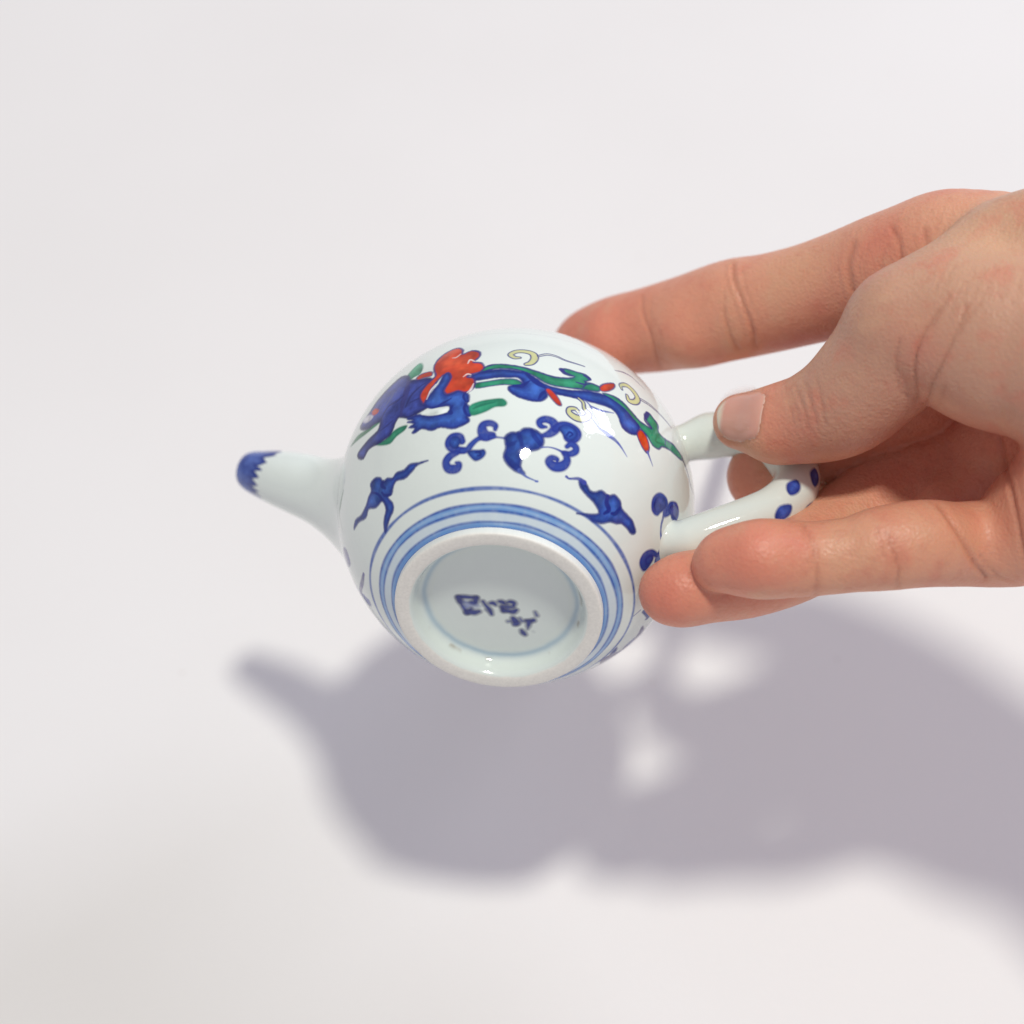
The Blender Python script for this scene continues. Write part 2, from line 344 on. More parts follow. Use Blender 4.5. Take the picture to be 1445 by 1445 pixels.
    # ---- blue clouds
    F(Z1, [(190,1432),(200,1370),(240,1335),(272,1270),(290,1210),(308,1170),(303,1120),(335,1083),(372,1083),(388,1103),(420,1083),(452,1085),(482,1045),(530,1028),(570,990),(630,980),(692,963),(622,992),(582,1040),(530,1087),(480,1097),(457,1140),(447,1190),(422,1215),(452,1250),(457,1300),(430,1362),(404,1450),(393,1380),(408,1300),(383,1240),(340,1282),(290,1292),(270,1352),(222,1382)], BL, BD, soft=7, pool=26, outline=BD, ow=3.4)
    ST(Z1, [(388,1103),(380,1130),(400,1150)], [2,3,2], BD); ST(Z1, [(310,1180),(350,1190),(385,1230)], [1,2,2], BD); ST(Z1, [(440,1195),(400,1200),(380,1180)], [1.4,2.2,1.6], BD)
    F(Z4, [(470,-8),(512,8),(542,58),(580,70),(620,58),(667,95),(710,88),(747,130),(757,180),(792,220),(832,270),(853,340),(826,354),(790,312),(758,282),(720,284),(680,272),(620,282),(560,267),(530,235),(455,214),(530,220),(602,213),(568,140),(520,90),(480,40)], BL, BD, soft=7, pool=28, outline=BD, ow=3.4)
    ST(Z2, [(478,1072),(500,1086),(560,1087),(600,1112)], [1.8,1.4,2.4,3.4], (.04,.06,.34))
    ST(Z4, [(665,95),(655,140),(670,190),(640,215)], [2,3.4,3.4,2], BD); ST(Z4, [(745,180),(715,215),(690,215)], [2.4,3,2], BD)
    # ---- scroll by the handle
    B(Z4, [(1048,215),(1060,180),(1055,130),(1020,100),(985,125),(980,180),(1000,208),(1018,190)], [2.6,3.4,3.8,4,4.2,4.4,3.4,2])
    F(Z4, [(975,150),(1005,95),(1050,110),(1062,160),(1040,200),(1005,215),(980,198)], (.05,.08,.36), BD, soft=8)
    B(Z4, [(1055,222),(1080,200),(1090,165),(1125,168),(1135,215),(1120,252),(1100,240)], [3,4,4.4,4.2,4,3.4,2])
    F(Z4, [(1075,190),(1100,158),(1132,172),(1138,220),(1115,258),(1090,230)], (.05,.08,.36), BD, soft=8)
    ST(Z4, [(1048,200),(1040,240),(1026,300),(1024,360),(1035,412)], [3.4,2.6,2.0,2.0,3.0], (.05,.08,.36))
    B(Z4, [(1068,395),(1052,430),(1030,470),(1000,530)], [4.4,4.4,5,4.4])
    F(Z4, [(905,535),(925,500),(965,490),(975,520),(955,560),(925,590)], BM, BN, soft=8)
    B(Z4, [(1000,500),(960,482),(920,500),(902,540),(915,580),(935,570)], [2.6,3.6,4.2,4.8,4.2,2.4])
    # ---- lower right and left rim
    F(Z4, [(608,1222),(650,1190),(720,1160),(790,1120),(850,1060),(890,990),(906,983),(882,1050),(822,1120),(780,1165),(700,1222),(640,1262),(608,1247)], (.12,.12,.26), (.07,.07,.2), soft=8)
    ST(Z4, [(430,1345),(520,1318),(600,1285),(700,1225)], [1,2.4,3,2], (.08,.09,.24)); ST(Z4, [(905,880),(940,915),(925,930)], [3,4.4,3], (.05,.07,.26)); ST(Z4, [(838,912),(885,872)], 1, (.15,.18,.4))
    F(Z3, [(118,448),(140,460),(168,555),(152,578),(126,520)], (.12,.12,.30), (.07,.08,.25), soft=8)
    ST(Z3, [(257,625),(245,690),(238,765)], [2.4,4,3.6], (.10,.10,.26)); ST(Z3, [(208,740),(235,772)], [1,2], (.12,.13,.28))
    ST(Z3, [(118,60),(100,150),(92,210),(105,300),(112,340)], [1,2.6,1.4,1,.5], (.13,.22,.15))
paint_body()
# the far side carries the same painting again
back = np.roll(cv.c, TW//2, 1); bm_ = np.roll(cv.mask, TW//2, 1)
xx = np.abs(((np.arange(TW)+.5)/TW*2-1))[None]
use = ((xx > 0.62) & (cv.mask < 0.02)).astype(np.float32)[..., None]
cv.c = cv.c*(1-use)+back*use
img_body = make_image('glaze_painting', cv.c)

def porcelain(name, img=None, base=PORC, rough=0.045):
    m_, nt, b = new_mat(name)
    L = nt.links.new
    if img is not None:
        t = N(nt, 'ShaderNodeTexImage'); t.image = img; t.interpolation = 'Cubic'; t.extension = 'EXTEND' if img.size[0] != TW else 'REPEAT'
        L(t.outputs[0], b.inputs['Base Color'])
    else: b.inputs['Base Color'].default_value = (*base, 1)
    b.inputs['Roughness'].default_value = rough; b.inputs['IOR'].default_value = 1.55
    tc = N(nt, 'ShaderNodeTexCoord'); n = N(nt, 'ShaderNodeTexNoise'); n.inputs['Scale'].default_value = 170; n.inputs['Detail'].default_value = 3
    bp = N(nt, 'ShaderNodeBump'); bp.inputs['Strength'].default_value = 0.30; bp.inputs['Distance'].default_value = 0.0004
    L(tc.outputs['Object'], n.inputs['Vector']); L(n.outputs['Fac'], bp.inputs['Height']); L(bp.outputs[0], b.inputs['Normal'])
    return m_

def lathe(profile, seg, uvf):
    """profile: list of (r, z); returns verts, quads, per-corner uv"""
    pr = np.asarray(profile, float); n = len(pr); th = np.arange(seg)/seg*2*np.pi
    v = np.stack([pr[:, None, 0]*np.cos(th), pr[:, None, 0]*np.sin(th), np.repeat(pr[:, 1:2], seg, 1)], -1).reshape(-1, 3)
    i, j = np.meshgrid(np.arange(n-1), np.arange(seg), indexing='ij'); j2 = (j+1) % seg
    f = np.stack([i*seg+j, i*seg+j2, (i+1)*seg+j2, (i+1)*seg+j], -1).reshape(-1, 4)
    uv = np.stack([uvf(i, j), uvf(i, j+1), uvf(i+1, j+1), uvf(i+1, j)], 2).reshape(-1, 2)
    return v, f, uv

teapot = bpy.data.objects.new('teapot', None); COL.objects.link(teapot); teapot.matrix_world = Mpot
teapot.empty_display_size = 0.02
tag(teapot, 'round white porcelain teapot painted in cobalt blue, red and green, base turned to view', 'teapot')

SEG = 192
A_TOP, A_FOOT = 40.0, 180-33.2
phis = np.radians(np.linspace(A_TOP, A_FOOT, 90))
prof = [(R*math.sin(p), R*math.cos(p)) for p in phis]
inner = [(3.12*math.sin(p), max(-2.38, 3.12*math.cos(p))) for p in np.radians(np.linspace(179.9, 44, 60))]
lip = [(prof[0][0]-0.03, prof[0][1]+0.035), (prof[0][0]-0.10, prof[0][1]+0.03)]
body_prof = (inner + [(1.98, 2.42), (2.0, 2.5)] + lip[::-1] + prof)
zv = []
for r_, z_ in body_prof: zv.append(math.acos(max(-1, min(1, z_/math.hypot(r_, z_))))/np.pi)
ni = len(body_prof)-len(prof)
vv = np.array(zv); vv[:ni] = 0.02
def uv_body(i, j):
    u = ((j/SEG*2*np.pi - TH0 + np.pi)/(2*np.pi))
    u0 = np.floor((np.minimum(j, j)/SEG*2*np.pi - TH0 + np.pi)/(2*np.pi)*0)     # repeat extension handles the seam
    return np.stack([u-u0, vv[i]], -1)
v, f, uv = lathe(body_prof, SEG, uv_body)
mat_body = porcelain('painted_porcelain', img_body)
body = mesh_obj('body', v*0.01, f, mat_body, teapot, uv=uv)

# ---- foot ring and recessed base
BW = 1024; BR = 2.0                                           # base painting covers +-2 cm
cb = Canvas(BW, BW, PORC*0.965)
yb, xb = np.mgrid[0:BW, 0:BW]; rb = np.hypot(xb+.5-BW/2, yb+.5-BW/2)/(BW/2)*BR
nb = value_noise(BW, BW, 24, 5); nb2 = value_noise(BW, BW, 120, 6)
# unglazed rim: warm bare clay
k = 0.95*np.clip((rb-1.60-0.02*(nb-.5))/0.03, 0, 1)*np.clip((1.90-rb)/0.03, 0, 1)
clay = np.array([0.87, 0.855, 0.785])*(0.93+0.1*nb2[..., None])
cb.c = cb.c*(1-k[..., None])+clay*k[..., None]
# bluish glaze pool in the corner of the base
k = np.exp(-((rb-1.39-0.02*(nb-.5))/0.055)**2)*0.62
cb.c = cb.c*(1-k[..., None])+np.array([0.30, 0.47, 0.60])*k[..., None]
k = np.exp(-((rb-1.48)/0.02)**2)*np.clip((nb-.62)*4, 0, 1)*0.55
cb.c = cb.c*(1-k[..., None])+np.array([0.35, 0.30, 0.22])*k[..., None]
FLOOR_D = 2.605
def TB(pts, z):
    p = np.asarray(pts, float); ox, oy, kk = z
    px, py = ox+p[:, 0]/kk, oy+p[:, 1]/kk
    o = np.array([0, 0, DIST])-PC; d = np.stack([(px-HALF)/F_PX, (HALF-py)/F_PX, -np.ones_like(px)], -1)
    t = (-FLOOR_D-o @ up)/(d @ up); l = (o+d*t[:, None]) @ RP
    return np.c_[(l[:, 0]/BR+1)/2*BW, (l[:, 1]/BR+1)/2*BW]
ZM = (635, 825, 1445/140.0); UB = BW/(2*BR)/78.0              # texture px per photo px
INK, INKD = (0.035, 0.055, 0.26), (0.012, 0.018, 0.14)
def mk(pts, w, a=1.0, c=None): cb.stroke(TB(pts, ZM), np.asarray(w, float)*1.35*UB/10.3*1.35, c or INK, None if c else INKD, soft=20, alpha=a)
mk([(120,185),(200,178),(300,185),(385,190)], [28,26,24,26]); mk([(125,185),(140,235),(175,300),(250,410)], [24,30,20,26])
mk([(380,195),(365,260),(320,262)], [24,28,22]); mk([(150,240),(230,255),(330,262)], [18,12,20], .8)
mk([(215,330),(300,300),(390,320)], 20, .45, (.10,.14,.42)); mk([(220,270),(260,310),(320,340)], 24, .5, (.10,.14,.42))
mk([(240,410),(290,375),(310,345)], [24,24,12]); mk([(285,400),(350,405),(420,390)], [22,32,24]); mk([(400,300),(440,310)], 14, .4, (.12,.16,.4))
mk([(480,245),(520,300),(580,370),(605,430)], [20,20,26,20]); mk([(590,270),(630,270),(665,295)], [20,26,18]); mk([(520,370),(560,390)], 12, .6)
mk([(720,245),(760,255),(790,275)], [20,28,20]); mk([(830,260),(880,250),(930,270),(925,310)], [14,24,26,20]); mk([(760,330),(780,380)], [24,28])
mk([(760,325),(830,325),(900,330)], [20,24,20], .9); mk([(790,375),(860,390),(920,395),(965,370)], [22,22,30,22]); mk([(840,300),(850,380)], [14,16], .8)
mk([(845,535),(880,535)], [18,14], .8); mk([(920,490),(950,530),(965,570)], [26,34,28]); mk([(935,580),(1000,560)], [20,18], .9)
mk([(1020,490),(1050,530),(1080,530)], [14,18,12], .9); mk([(1110,520),(1160,530),(1215,520)], [16,24,26]); mk([(1150,540),(1140,600),(1130,650)], [26,22,8])
mk([(1240,400),(1265,450)], [16,20], .85); mk([(1045,670),(1065,700),(1090,725)], [22,28,22]); mk([(1210,680),(1220,690)], 8, .25)
img_base = make_image('base_mark', cb.c)
foot_prof = [(1.885, -2.79), (1.888, -2.86), (1.886, -2.935), (1.876, -2.975), (1.85, -2.995), (1.80, -3.002), (1.72, -3.003), (1.645, -2.995), (1.60, -2.972), (1.565, -2.92),
             (1.535, -2.84), (1.505, -2.75), (1.47, -2.68), (1.42, -2.635), (1.36, -2.615), (1.28, -2.607), (1.1, -2.605), (0.8, -2.605), (0.4, -2.605), (0.002, -2.605)]
fp = catmull(foot_prof, 3); fp[:, 0] = np.maximum(fp[:, 0], 0.002)
def uv_foot(i, j):
    a = j/SEG*2*np.pi; r_ = fp[i, 0]
    return np.stack([(r_*np.cos(a)/BR+1)/2, (r_*np.sin(a)/BR+1)/2], -1)
v, f, uv = lathe(fp, SEG, uv_foot)
mat_base = porcelain('glazed_base', img_base, rough=0.09)
nt = mat_base.node_tree; b = nt.nodes['Principled BSDF']
gm = N(nt, 'ShaderNodeTexCoord'); ln = N(nt, 'ShaderNodeVectorMath', operation='LENGTH')
mp = N(nt, 'ShaderNodeVectorMath', operation='MULTIPLY'); mp.inputs[1].default_value = (1, 1, 0)
mr = N(nt, 'ShaderNodeMapRange'); mr.inputs[1].default_value = 0.0157; mr.inputs[2].default_value = 0.0162; mr.inputs[3].default_value = 0.07; mr.inputs[4].default_value = 0.5
nt.links.new(gm.outputs['Object'], mp.inputs[0]); nt.links.new(mp.outputs[0], ln.inputs[0]); nt.links.new(ln.outputs['Value'], mr.inputs[0]); nt.links.new(mr.outputs[0], b.inputs['Roughness'])
foot = mesh_obj('foot_ring', v*0.01, f, mat_base, teapot, uv=uv)

# ---- tubes of the pot lie in its x-z plane
def loft(path, rad, seg, caps=True, flat=None, uvlen=True):
    """round tube along path (n,3) in the x-z plane; returns verts, faces, uv (u round, v along)"""
    path = np.asarray(path, float); n = len(path)
    tg = np.gradient(path, axis=0); tg /= np.linalg.norm(tg, axis=1, keepdims=True)
    side = np.array([0, 1.0, 0]); nr = np.cross(side, tg); nr /= np.linalg.norm(nr, axis=1, keepdims=True)
    th = np.arange(seg)/seg*2*np.pi
    fl = np.ones(n) if flat is None else np.asarray(flat)
    v = path[:, None]+rad[:, None, None]*(np.cos(th)[None, :, None]*nr[:, None]+fl[:, None, None]*np.sin(th)[None, :, None]*side)
    i, j = np.meshgrid(np.arange(n-1), np.arange(seg), indexing='ij'); j2 = (j+1) % seg
    f = np.stack([i*seg+j, i*seg+j2, (i+1)*seg+j2, (i+1)*seg+j], -1).reshape(-1, 4)
    s_ = np.r_[0, np.cumsum(np.linalg.norm(np.diff(path, axis=0), axis=1))]; s_ /= s_[-1]
    uv = np.stack([np.stack([j/seg, s_[i]], -1), np.stack([(j+1)/seg, s_[i]], -1), np.stack([(j+1)/seg, s_[i+1]], -1), np.stack([j/seg, s_[i+1]], -1)], 2).reshape(-1, 2)
    return v.reshape(-1, 3), f, uv

sp = np.array([  # a along the spout, height, radius
(2.75, 0.02, 1.10), (3.02, 0.18, 1.10), (3.25, 0.40, .90), (3.65, 0.71, 0.76), (4.1, 1.02, 0.675), (4.6, 1.32, 0.625), (5.1, 1.58, 0.555), (5.5, 1.775, 0.465), (5.68, 1.87, 0.42), (5.79, 1.93, 0.375)])
spq = catmull(sp, 8)
n_out = len(spq)
tip_in = [(5.82, 1.95, 0.335), (5.81, 1.945, 0.29), (5.7, 1.88, 0.27), (5.5, 1.77, 0.36), (5.0, 1.46, 0.44), (4.5, 1.16, 0.50)]
spa = np.vstack([spq, tip_in])
path = np.c_[-spa[:, 0], np.zeros(len(spa)), spa[:, 1]]
# inner wall runs back: keep the ring frame of the outer tip
def fillet(ring, tang, centre, ang, inward=0.012, n=9):
    """rings that run from a circle on the pot's round side, tangent to it, into the first ring of a tube"""
    c = np.asarray(centre, float)/np.linalg.norm(centre)
    d = ring-ring.mean(0); d = d-c*(d @ c)[:, None]; d /= np.linalg.norm(d, axis=1, keepdims=True)
    p0 = (R-inward)*(math.cos(ang)*c+math.sin(ang)*d); t0 = math.sin(ang)*c-math.cos(ang)*d
    L_ = np.linalg.norm(ring-p0, axis=1, keepdims=True); out = []
    for t in np.linspace(0, 1, n, endpoint=False):
        out.append((2*t**3-3*t*t+1)*p0+(t**3-2*t*t+t)*t0*L_*0.9+(-2*t**3+3*t*t)*ring+(t**3-t*t)*tang*L_*0.9)
    return np.array(out)
def loft_spout():
    seg = 96; tg = np.gradient(path[:n_out], axis=0); tg /= np.linalg.norm(tg, axis=1, keepdims=True)
    tg = np.vstack([tg, np.repeat(tg[-1:], len(tip_in), 0)])
    side = np.array([0, 1.0, 0]); nr = np.cross(side, tg); th = np.arange(seg)/seg*2*np.pi
    # the mouth is cut on a slant, its lip drawn out at the lower side
    v = path[:, None]+spa[:, 2][:, None, None]*(np.cos(th)[None, :, None]*nr[:, None]+np.sin(th)[None, :, None]*side)
    w_ = np.zeros(len(path)); s0 = np.linspace(0, 1, 16); w_[n_out-16:n_out] = s0**2; w_[n_out:] = 1
    v += (w_[:, None]*np.cos(th)[None]*-0.0)[..., None]*tg[:, None]
    i0 = 34                                                   # tube proper starts here, the flare below it is filleted to the body
    v[i0-12:i0] = fillet(v[i0], (v[i0+1]-v[i0])/np.linalg.norm(v[i0+1]-v[i0], axis=1, keepdims=True), (-3.37, 0, 0.20), math.radians(25.0), n=12)
    v = v[i0-12:]; n = len(v)
    i, j = np.meshgrid(np.arange(n-1), np.arange(seg), indexing='ij'); j2 = (j+1) % seg
    f = np.stack([i*seg+j, i*seg+j2, (i+1)*seg+j2, (i+1)*seg+j], -1).reshape(-1, 4)
    vq = np.r_[np.linspace(0, 0.9, n_out), np.linspace(0.92, 1, len(tip_in))][i0-12:]
    uv = np.stack([np.stack([j/seg, vq[i]], -1), np.stack([(j+1)/seg, vq[i]], -1), np.stack([(j+1)/seg, vq[i+1]], -1), np.stack([j/seg, vq[i+1]], -1)], 2).reshape(-1, 2)
    return v.reshape(-1, 3), f, uv
HS, WS = 1024, 1024
cs = Canvas(HS, WS, PORC)
ys = (np.arange(HS)[:, None]+.5)/HS; xs_ = (np.arange(WS)[None]+.5)/WS
sc = 17
saw = np.abs(((xs_*sc+1.3*value_noise(HS, WS, 7, 21)[:1]+0.5*value_noise(HS, WS, 22, 22)) % 1)-.5)*2
edge = 0.625-0.045*(1-saw)**0.8*(0.75+0.5*value_noise(HS, WS, 9, 8)[:1]) - 0.03*np.cos((xs_-0.0)*2*np.pi)
d = (edge-ys)*HS
a = np.clip(.5-d/10, 0, 1)
kk = np.clip(-d/70, 0, 1)*(0.15+1.25*(0.6*value_noise(HS, WS, 14, 9)+0.4*value_noise(HS, WS, 40, 19))); kk = np.where(ys > 0.87, kk*np.clip((0.92-ys)/0.05, 0, 1), kk)
col = np.array(BD)*(1-kk[..., None])+np.array([0.085, 0.15, 0.46])*kk[..., None]
cs.c = (cs.c*(1-a[..., None])+col*a[..., None]).astype(np.float32)
wht = np.clip((ys-0.955)/0.01, 0, 1)[..., None]*np.ones((1, WS, 1)); cs.c = (cs.c*(1-wht)+PORC*wht).astype(np.float32)
v, f, uv = loft_spout()
spout = mesh_obj('spout', v*0.01, f, porcelain('spout_glaze', make_image('spout_band', cs.c)), teapot, uv=uv)

hd = np.array([(2.75, -1.52, .39), (3.1, -1.50, .40), (3.5, -1.38, .42), (4.0, -1.18, .43), (4.5, -0.96, .43), (4.95, -0.70, .435), (5.25, -0.32, .44), (5.34, 0.16, .44), (5.17, 0.72, .43), (4.75, 1.22, .42), (4.25, 1.58, .43), (3.7, 1.66, .455), (3.2, 1.56, .46), (2.8, 1.40, .47)])
hq = catmull(hd, 8)
HH, HW = 2048, 512
ch = Canvas(HH, HW, PORC, np.full(HH, (2*np.pi*.43/HW)/(10.5/HH)))
for vv_, uu in ((.345,.93),(.40,.83),(.405,1.05),(.465,.92),(.525,.82),(.53,1.06),(.59,.94),(.65,.84),(.65,1.05)):
    for w_ in (0, -1):
        x, y = (uu+w_)*HW, vv_*HH
        ch.fill([(x-26,y-4),(x-8,y-42),(x+16,y-46),(x+26,y-6),(x+16,y+28),(x-10,y+44)], (.05,.11,.46), (.012,.03,.26), soft=10, pool=26)
v, f, uv = loft(np.c_[hq[:, 0], np.zeros(len(hq)), hq[:, 1]], hq[:, 2], 64)
v3 = v.reshape(len(hq), 64, 3); tg_ = np.gradient(np.c_[hq[:, 0], np.zeros(len(hq)), hq[:, 1]], axis=0); tg_ /= np.linalg.norm(tg_, axis=1, keepdims=True)
for a_, b_, st in ((0, 14, 1), (len(hq)-1, len(hq)-16, -1)):
    c_ = np.array([hq[b_-st*5, 0], 0, hq[b_-st*5, 1]]); k_ = abs(b_-a_)
    v3[a_:b_:st] = fillet(v3[b_], np.broadcast_to(tg_[b_]*st, v3[b_].shape), c_, math.radians(7.7), n=k_)
v = v3.reshape(-1, 3)
handle = mesh_obj('handle', v*0.01, f, porcelain('handle_glaze', make_image('handle_spots', ch.c)), teapot, uv=uv)

# ---- lid (sits on the pot)
lid_prof = [(0.002, 2.62), (1.6, 2.45), (1.9, 2.40), (1.93, 2.46), (2.0, 2.60), (2.15, 2.625), (2.165, 2.66), (2.10, 2.74), (1.85, 2.90), (1.4, 3.12), (0.9, 3.30), (0.5, 3.40), (0.30, 3.45)]
lq = catmull(lid_prof, 4); lq[:, 0] = np.maximum(lq[:, 0], .002)
v, f, uv = lathe(lq, 128, lambda i, j: np.stack([j/128, i/len(lq)], -1))
lid = mesh_obj('lid', v*0.01, f, porcelain('lid_glaze'))
lid.matrix_world = Mpot; tag(lid, 'domed white porcelain teapot lid with round knob held on by the index finger', 'lid')
kp = catmull([(0.30, 3.36), (0.27, 3.48), (0.33, 3.58), (0.50, 3.72), (0.60, 3.88), (0.56, 4.05), (0.36, 4.17), (0.002, 4.21)], 5); kp[:, 0] = np.maximum(kp[:, 0], .002)
v, f, uv = lathe(kp, 64, lambda i, j: np.stack([j/64, i/len(kp)], -1))
knob = mesh_obj('knob', v*0.01, f, bpy.data.materials['lid_glaze'], lid)

# ------------------------------------------------------------------ the hand: one continuous skin grown from bones
def chain(ctrl, n=5):                            # (px, py, z, radius in photo px) -> centres and radii in cm
    c = []
    for px, py, z, r_ in ctrl: c.append([*P(px, py, z), r_*(DIST-z)/F_PX])
    return catmull(c, n)
thumb = chain([(1046,595,1.25,40),(1075,596,1.45,47),(1110,594,1.75,56),(1150,588,2.05,66),(1195,566,2.4,76),(1242,520,2.8,84),(1290,470,3.2,95),(1345,466,3.5,110),(1410,480,3.8,128),(1480,492,4.1,136),(1620,540,5.0,150)])
web = chain([(1335,402,3.3,56),(1385,372,3.2,66),(1440,352,3.2,80),(1520,356,3.6,98),(1620,420,4.6,130)])
index = chain([(815,497,-3.3,40),(832,482,-3.05,46),(870,472,-2.7,54),(915,466,-2.3,60),(975,453,-1.75,66),(1035,437,-1.15,71),(1085,428,-0.7,70),(1140,415,-0.2,71),(1200,398,0.35,76),(1262,378,1.0,82),(1325,362,1.6,86),(1400,372,2.1,102),(1560,430,3.4,130),(1720,500,5.0,140)])
middle = chain([(1076,672,-0.25,50),(1095,670,-0.2,54),(1135,655,-0.1,56),(1185,628,0.0,58),(1240,596,0.2,66),(1300,550,0.5,80),(1380,490,1.0,96),(1540,520,2.8,110),(1740,540,5.0,130)])
ring = chain([(946,835,2.42,44),(968,830,2.45,50),(1010,824,2.42,54),(1060,814,2.2,57),(1120,790,1.75,61),(1180,754,1.1,64),(1240,714,0.6,66),(1300,678,0.4,70),(1380,640,0.6,80),(1460,610,1.6,94),(1600,590,3.2,110),(1750,590,5.0,120)])
little = chain([(1016,796,3.2,40),(1030,791,3.3,47),(1060,790,3.4,53),(1092,789,3.45,56),(1150,788,3.45,53),(1205,782,3.5,54),(1246,774,3.55,60),(1303,767,3.4,62),(1355,768,2.9,60),(1415,762,2.5,64),(1480,725,2.9,84),(1600,680,4.2,110),(1760,650,5.4,120)])
fore = chain([(1560,500,3.8,150),(1660,545,4.6,190),(1760,580,5.4,200),(1900,610,6.8,205),(2060,650,8.6,215),(2240,690,10.5,230)])
hypo = chain([(1440,764,3.1,60),(1510,722,3.5,98),(1620,650,4.6,150)])
CH = {'thumb': thumb, 'web': web, 'index': index, 'middle': middle, 'ring': ring, 'little': little, 'fore': fore, 'hypo': hypo}
def blob(px, py, z, r_): p = P(px, py, z); return (*p, r_*(DIST-z)/F_PX)
PADS = {'index': [blob(862, 486, -2.35, 42), blob(975, 463, -1.35, 50)], 'thumb': [blob(1095, 606, 1.75, 46), blob(1268, 452, 3.4, 70)],
        'ring': [blob(962, 836, 2.6, 44), blob(1335, 722, 1.35, 54), blob(1275, 756, 1.35, 48), blob(1395, 700, 1.2, 74)], 'little': [blob(1070, 787, 3.65, 46)], 'middle': [blob(1085, 680, 0.0, 42)],
        'index2': [blob(1335, 345, 1.5, 72)]}
PADS['index'] += PADS.pop('index2')
def seg_sdf(p, c):
    d = np.full(len(p), 1e3, np.float32)
    A, B = c[:-1].astype(np.float32), c[1:].astype(np.float32)
    for a, b in zip(A, B):
        ab = b[:3]-a[:3]; q = p-a[:3]
        t = np.clip(q @ ab/(ab @ ab+1e-9), 0, 1)
        e = q-t[:, None]*ab
        np.minimum(d, np.sqrt(np.einsum('ij,ij->i', e, e))-(a[3]+(b[3]-a[3])*t), out=d)
    return d
def smin(a, b, k):
    h = np.maximum(k-np.abs(a-b), 0)/k
    return np.minimum(a, b)-h*h*h*k/6
def sdf_parts(p):
    p = np.asarray(p, np.float32); r_ = {}
    for n_, c in CH.items():
        d = seg_sdf(p, c)
        for x, y, z, q in PADS.get(n_, ()):
            d = smin(d, np.linalg.norm(p-np.array([x, y, z], np.float32), axis=1)-q, 0.45)
        r_[n_] = d
    return r_
def combine(r_):
    palm = smin(r_['fore'], r_['hypo'], 1.0)
    d = smin(palm, r_['index'], 0.8)
    d = np.minimum(d, smin(palm, r_['middle'], 0.8)); d = np.minimum(d, smin(palm, r_['ring'], 0.8)); d = np.minimum(d, smin(palm, r_['little'], 0.6))
    # fingers' roots run together in the palm
    far = np.clip
    d = smin(d, smin(r_['thumb'], r_['web'], 0.7), 0.3)
    return d
def sdf(p, ch_=400000):
    return np.concatenate([combine(sdf_parts(p[i:i+ch_])) for i in range(0, len(p), ch_)])
def grad(p, e=0.02):
    g = np.stack([sdf(p+np.eye(3)[k]*e)-sdf(p-np.eye(3)[k]*e) for k in range(3)], 1)
    return g/(np.linalg.norm(g, axis=1, keepdims=True)+1e-9)

def surface_nets(lo, hi, h):
    n = np.ceil((hi-lo)/h).astype(int)+1; cf = 4
    nc = n//cf+2
    ax = [lo[k]+np.arange(nc[k])*h*cf for k in range(3)]
    G = np.stack(np.meshgrid(*ax, indexing='ij'), -1).reshape(-1, 3)
    c = sdf(G).reshape(nc)
    up_ = np.repeat(np.repeat(np.repeat(c, cf, 0), cf, 1), cf, 2)[:n[0], :n[1], :n[2]].copy()
    idx = np.argwhere(np.abs(up_) < h*cf*2.3)
    up_[tuple(idx.T)] = sdf(lo+idx*h)
    V = up_; s_ = V < 0
    corners = [(i, j, k) for i in (0, 1) for j in (0, 1) for k in (0, 1)]
    cs_ = sum(s_[i:n[0]-1+i, j:n[1]-1+j, k:n[2]-1+k].astype(int) for i, j, k in corners)
    cells = np.argwhere((cs_ > 0) & (cs_ < 8))
    cid = np.full(n-1, -1, int); cid[tuple(cells.T)] = np.arange(len(cells))
    acc = np.zeros((len(cells), 3)); cnt = np.zeros(len(cells))
    for a in corners:
        for axn in range(3):
            if a[axn] == 1: continue
            b = list(a); b[axn] = 1
            va = V[tuple((cells+a).T)]; vb = V[tuple((cells+b).T)]
            k = (va < 0) != (vb < 0)
            t = va/(va-vb+1e-12)
            pt = cells+np.array(a)+0.0; pt[:, axn] = pt[:, axn]+t
            acc[k] += pt[k]; cnt[k] += 1
    verts = lo+acc/cnt[:, None]*h
    faces = []
    for axn in range(3):
        o1, o2 = [k for k in range(3) if k != axn]
        sl = [slice(0, None)]*3; sa = list(sl); sb = list(sl); sa[axn] = slice(0, -1); sb[axn] = slice(1, None)
        ed = np.argwhere(s_[tuple(sa)] != s_[tuple(sb)])
        ed = ed[(ed[:, o1] > 0) & (ed[:, o2] > 0) & (ed[:, o1] < n[o1]-1) & (ed[:, o2] < n[o2]-1)]
        q = []
        for da, db in ((0, 0), (1, 0), (1, 1), (0, 1)):
            e = ed.copy(); e[:, o1] -= da; e[:, o2] -= db; q.append(cid[tuple(e.T)])
        q = np.stack(q, 1)
        flip = s_[tuple(ed.T)] ^ (axn == 1)
        q[flip] = q[flip][:, ::-1]
        faces.append(q)
    return verts, np.vstack(faces)
allc = np.vstack([c for c in CH.values()])
lo = (allc[:, :3]-allc[:, 3:]).min(0)-0.6; hi = (allc[:, :3]+allc[:, 3:]).max(0)+0.6
hv, hf = surface_nets(lo, hi, 0.115)
for _ in range(2): hv = hv-grad(hv)*sdf(hv)[:, None]
def relax(v, f, lam):
    s_ = np.zeros_like(v); c = np.zeros(len(v))
    for a in range(4):
        for b in (1, 3):
            np.add.at(s_, f[:, a], v[f[:, (a+b) % 4]]); np.add.at(c, f[:, a], 1)
    return v+lam*(s_/np.maximum(c, 1)[:, None]-v)
hv = relax(hv, hf, 0.5); hv = hv-grad(hv)*sdf(hv)[:, None]
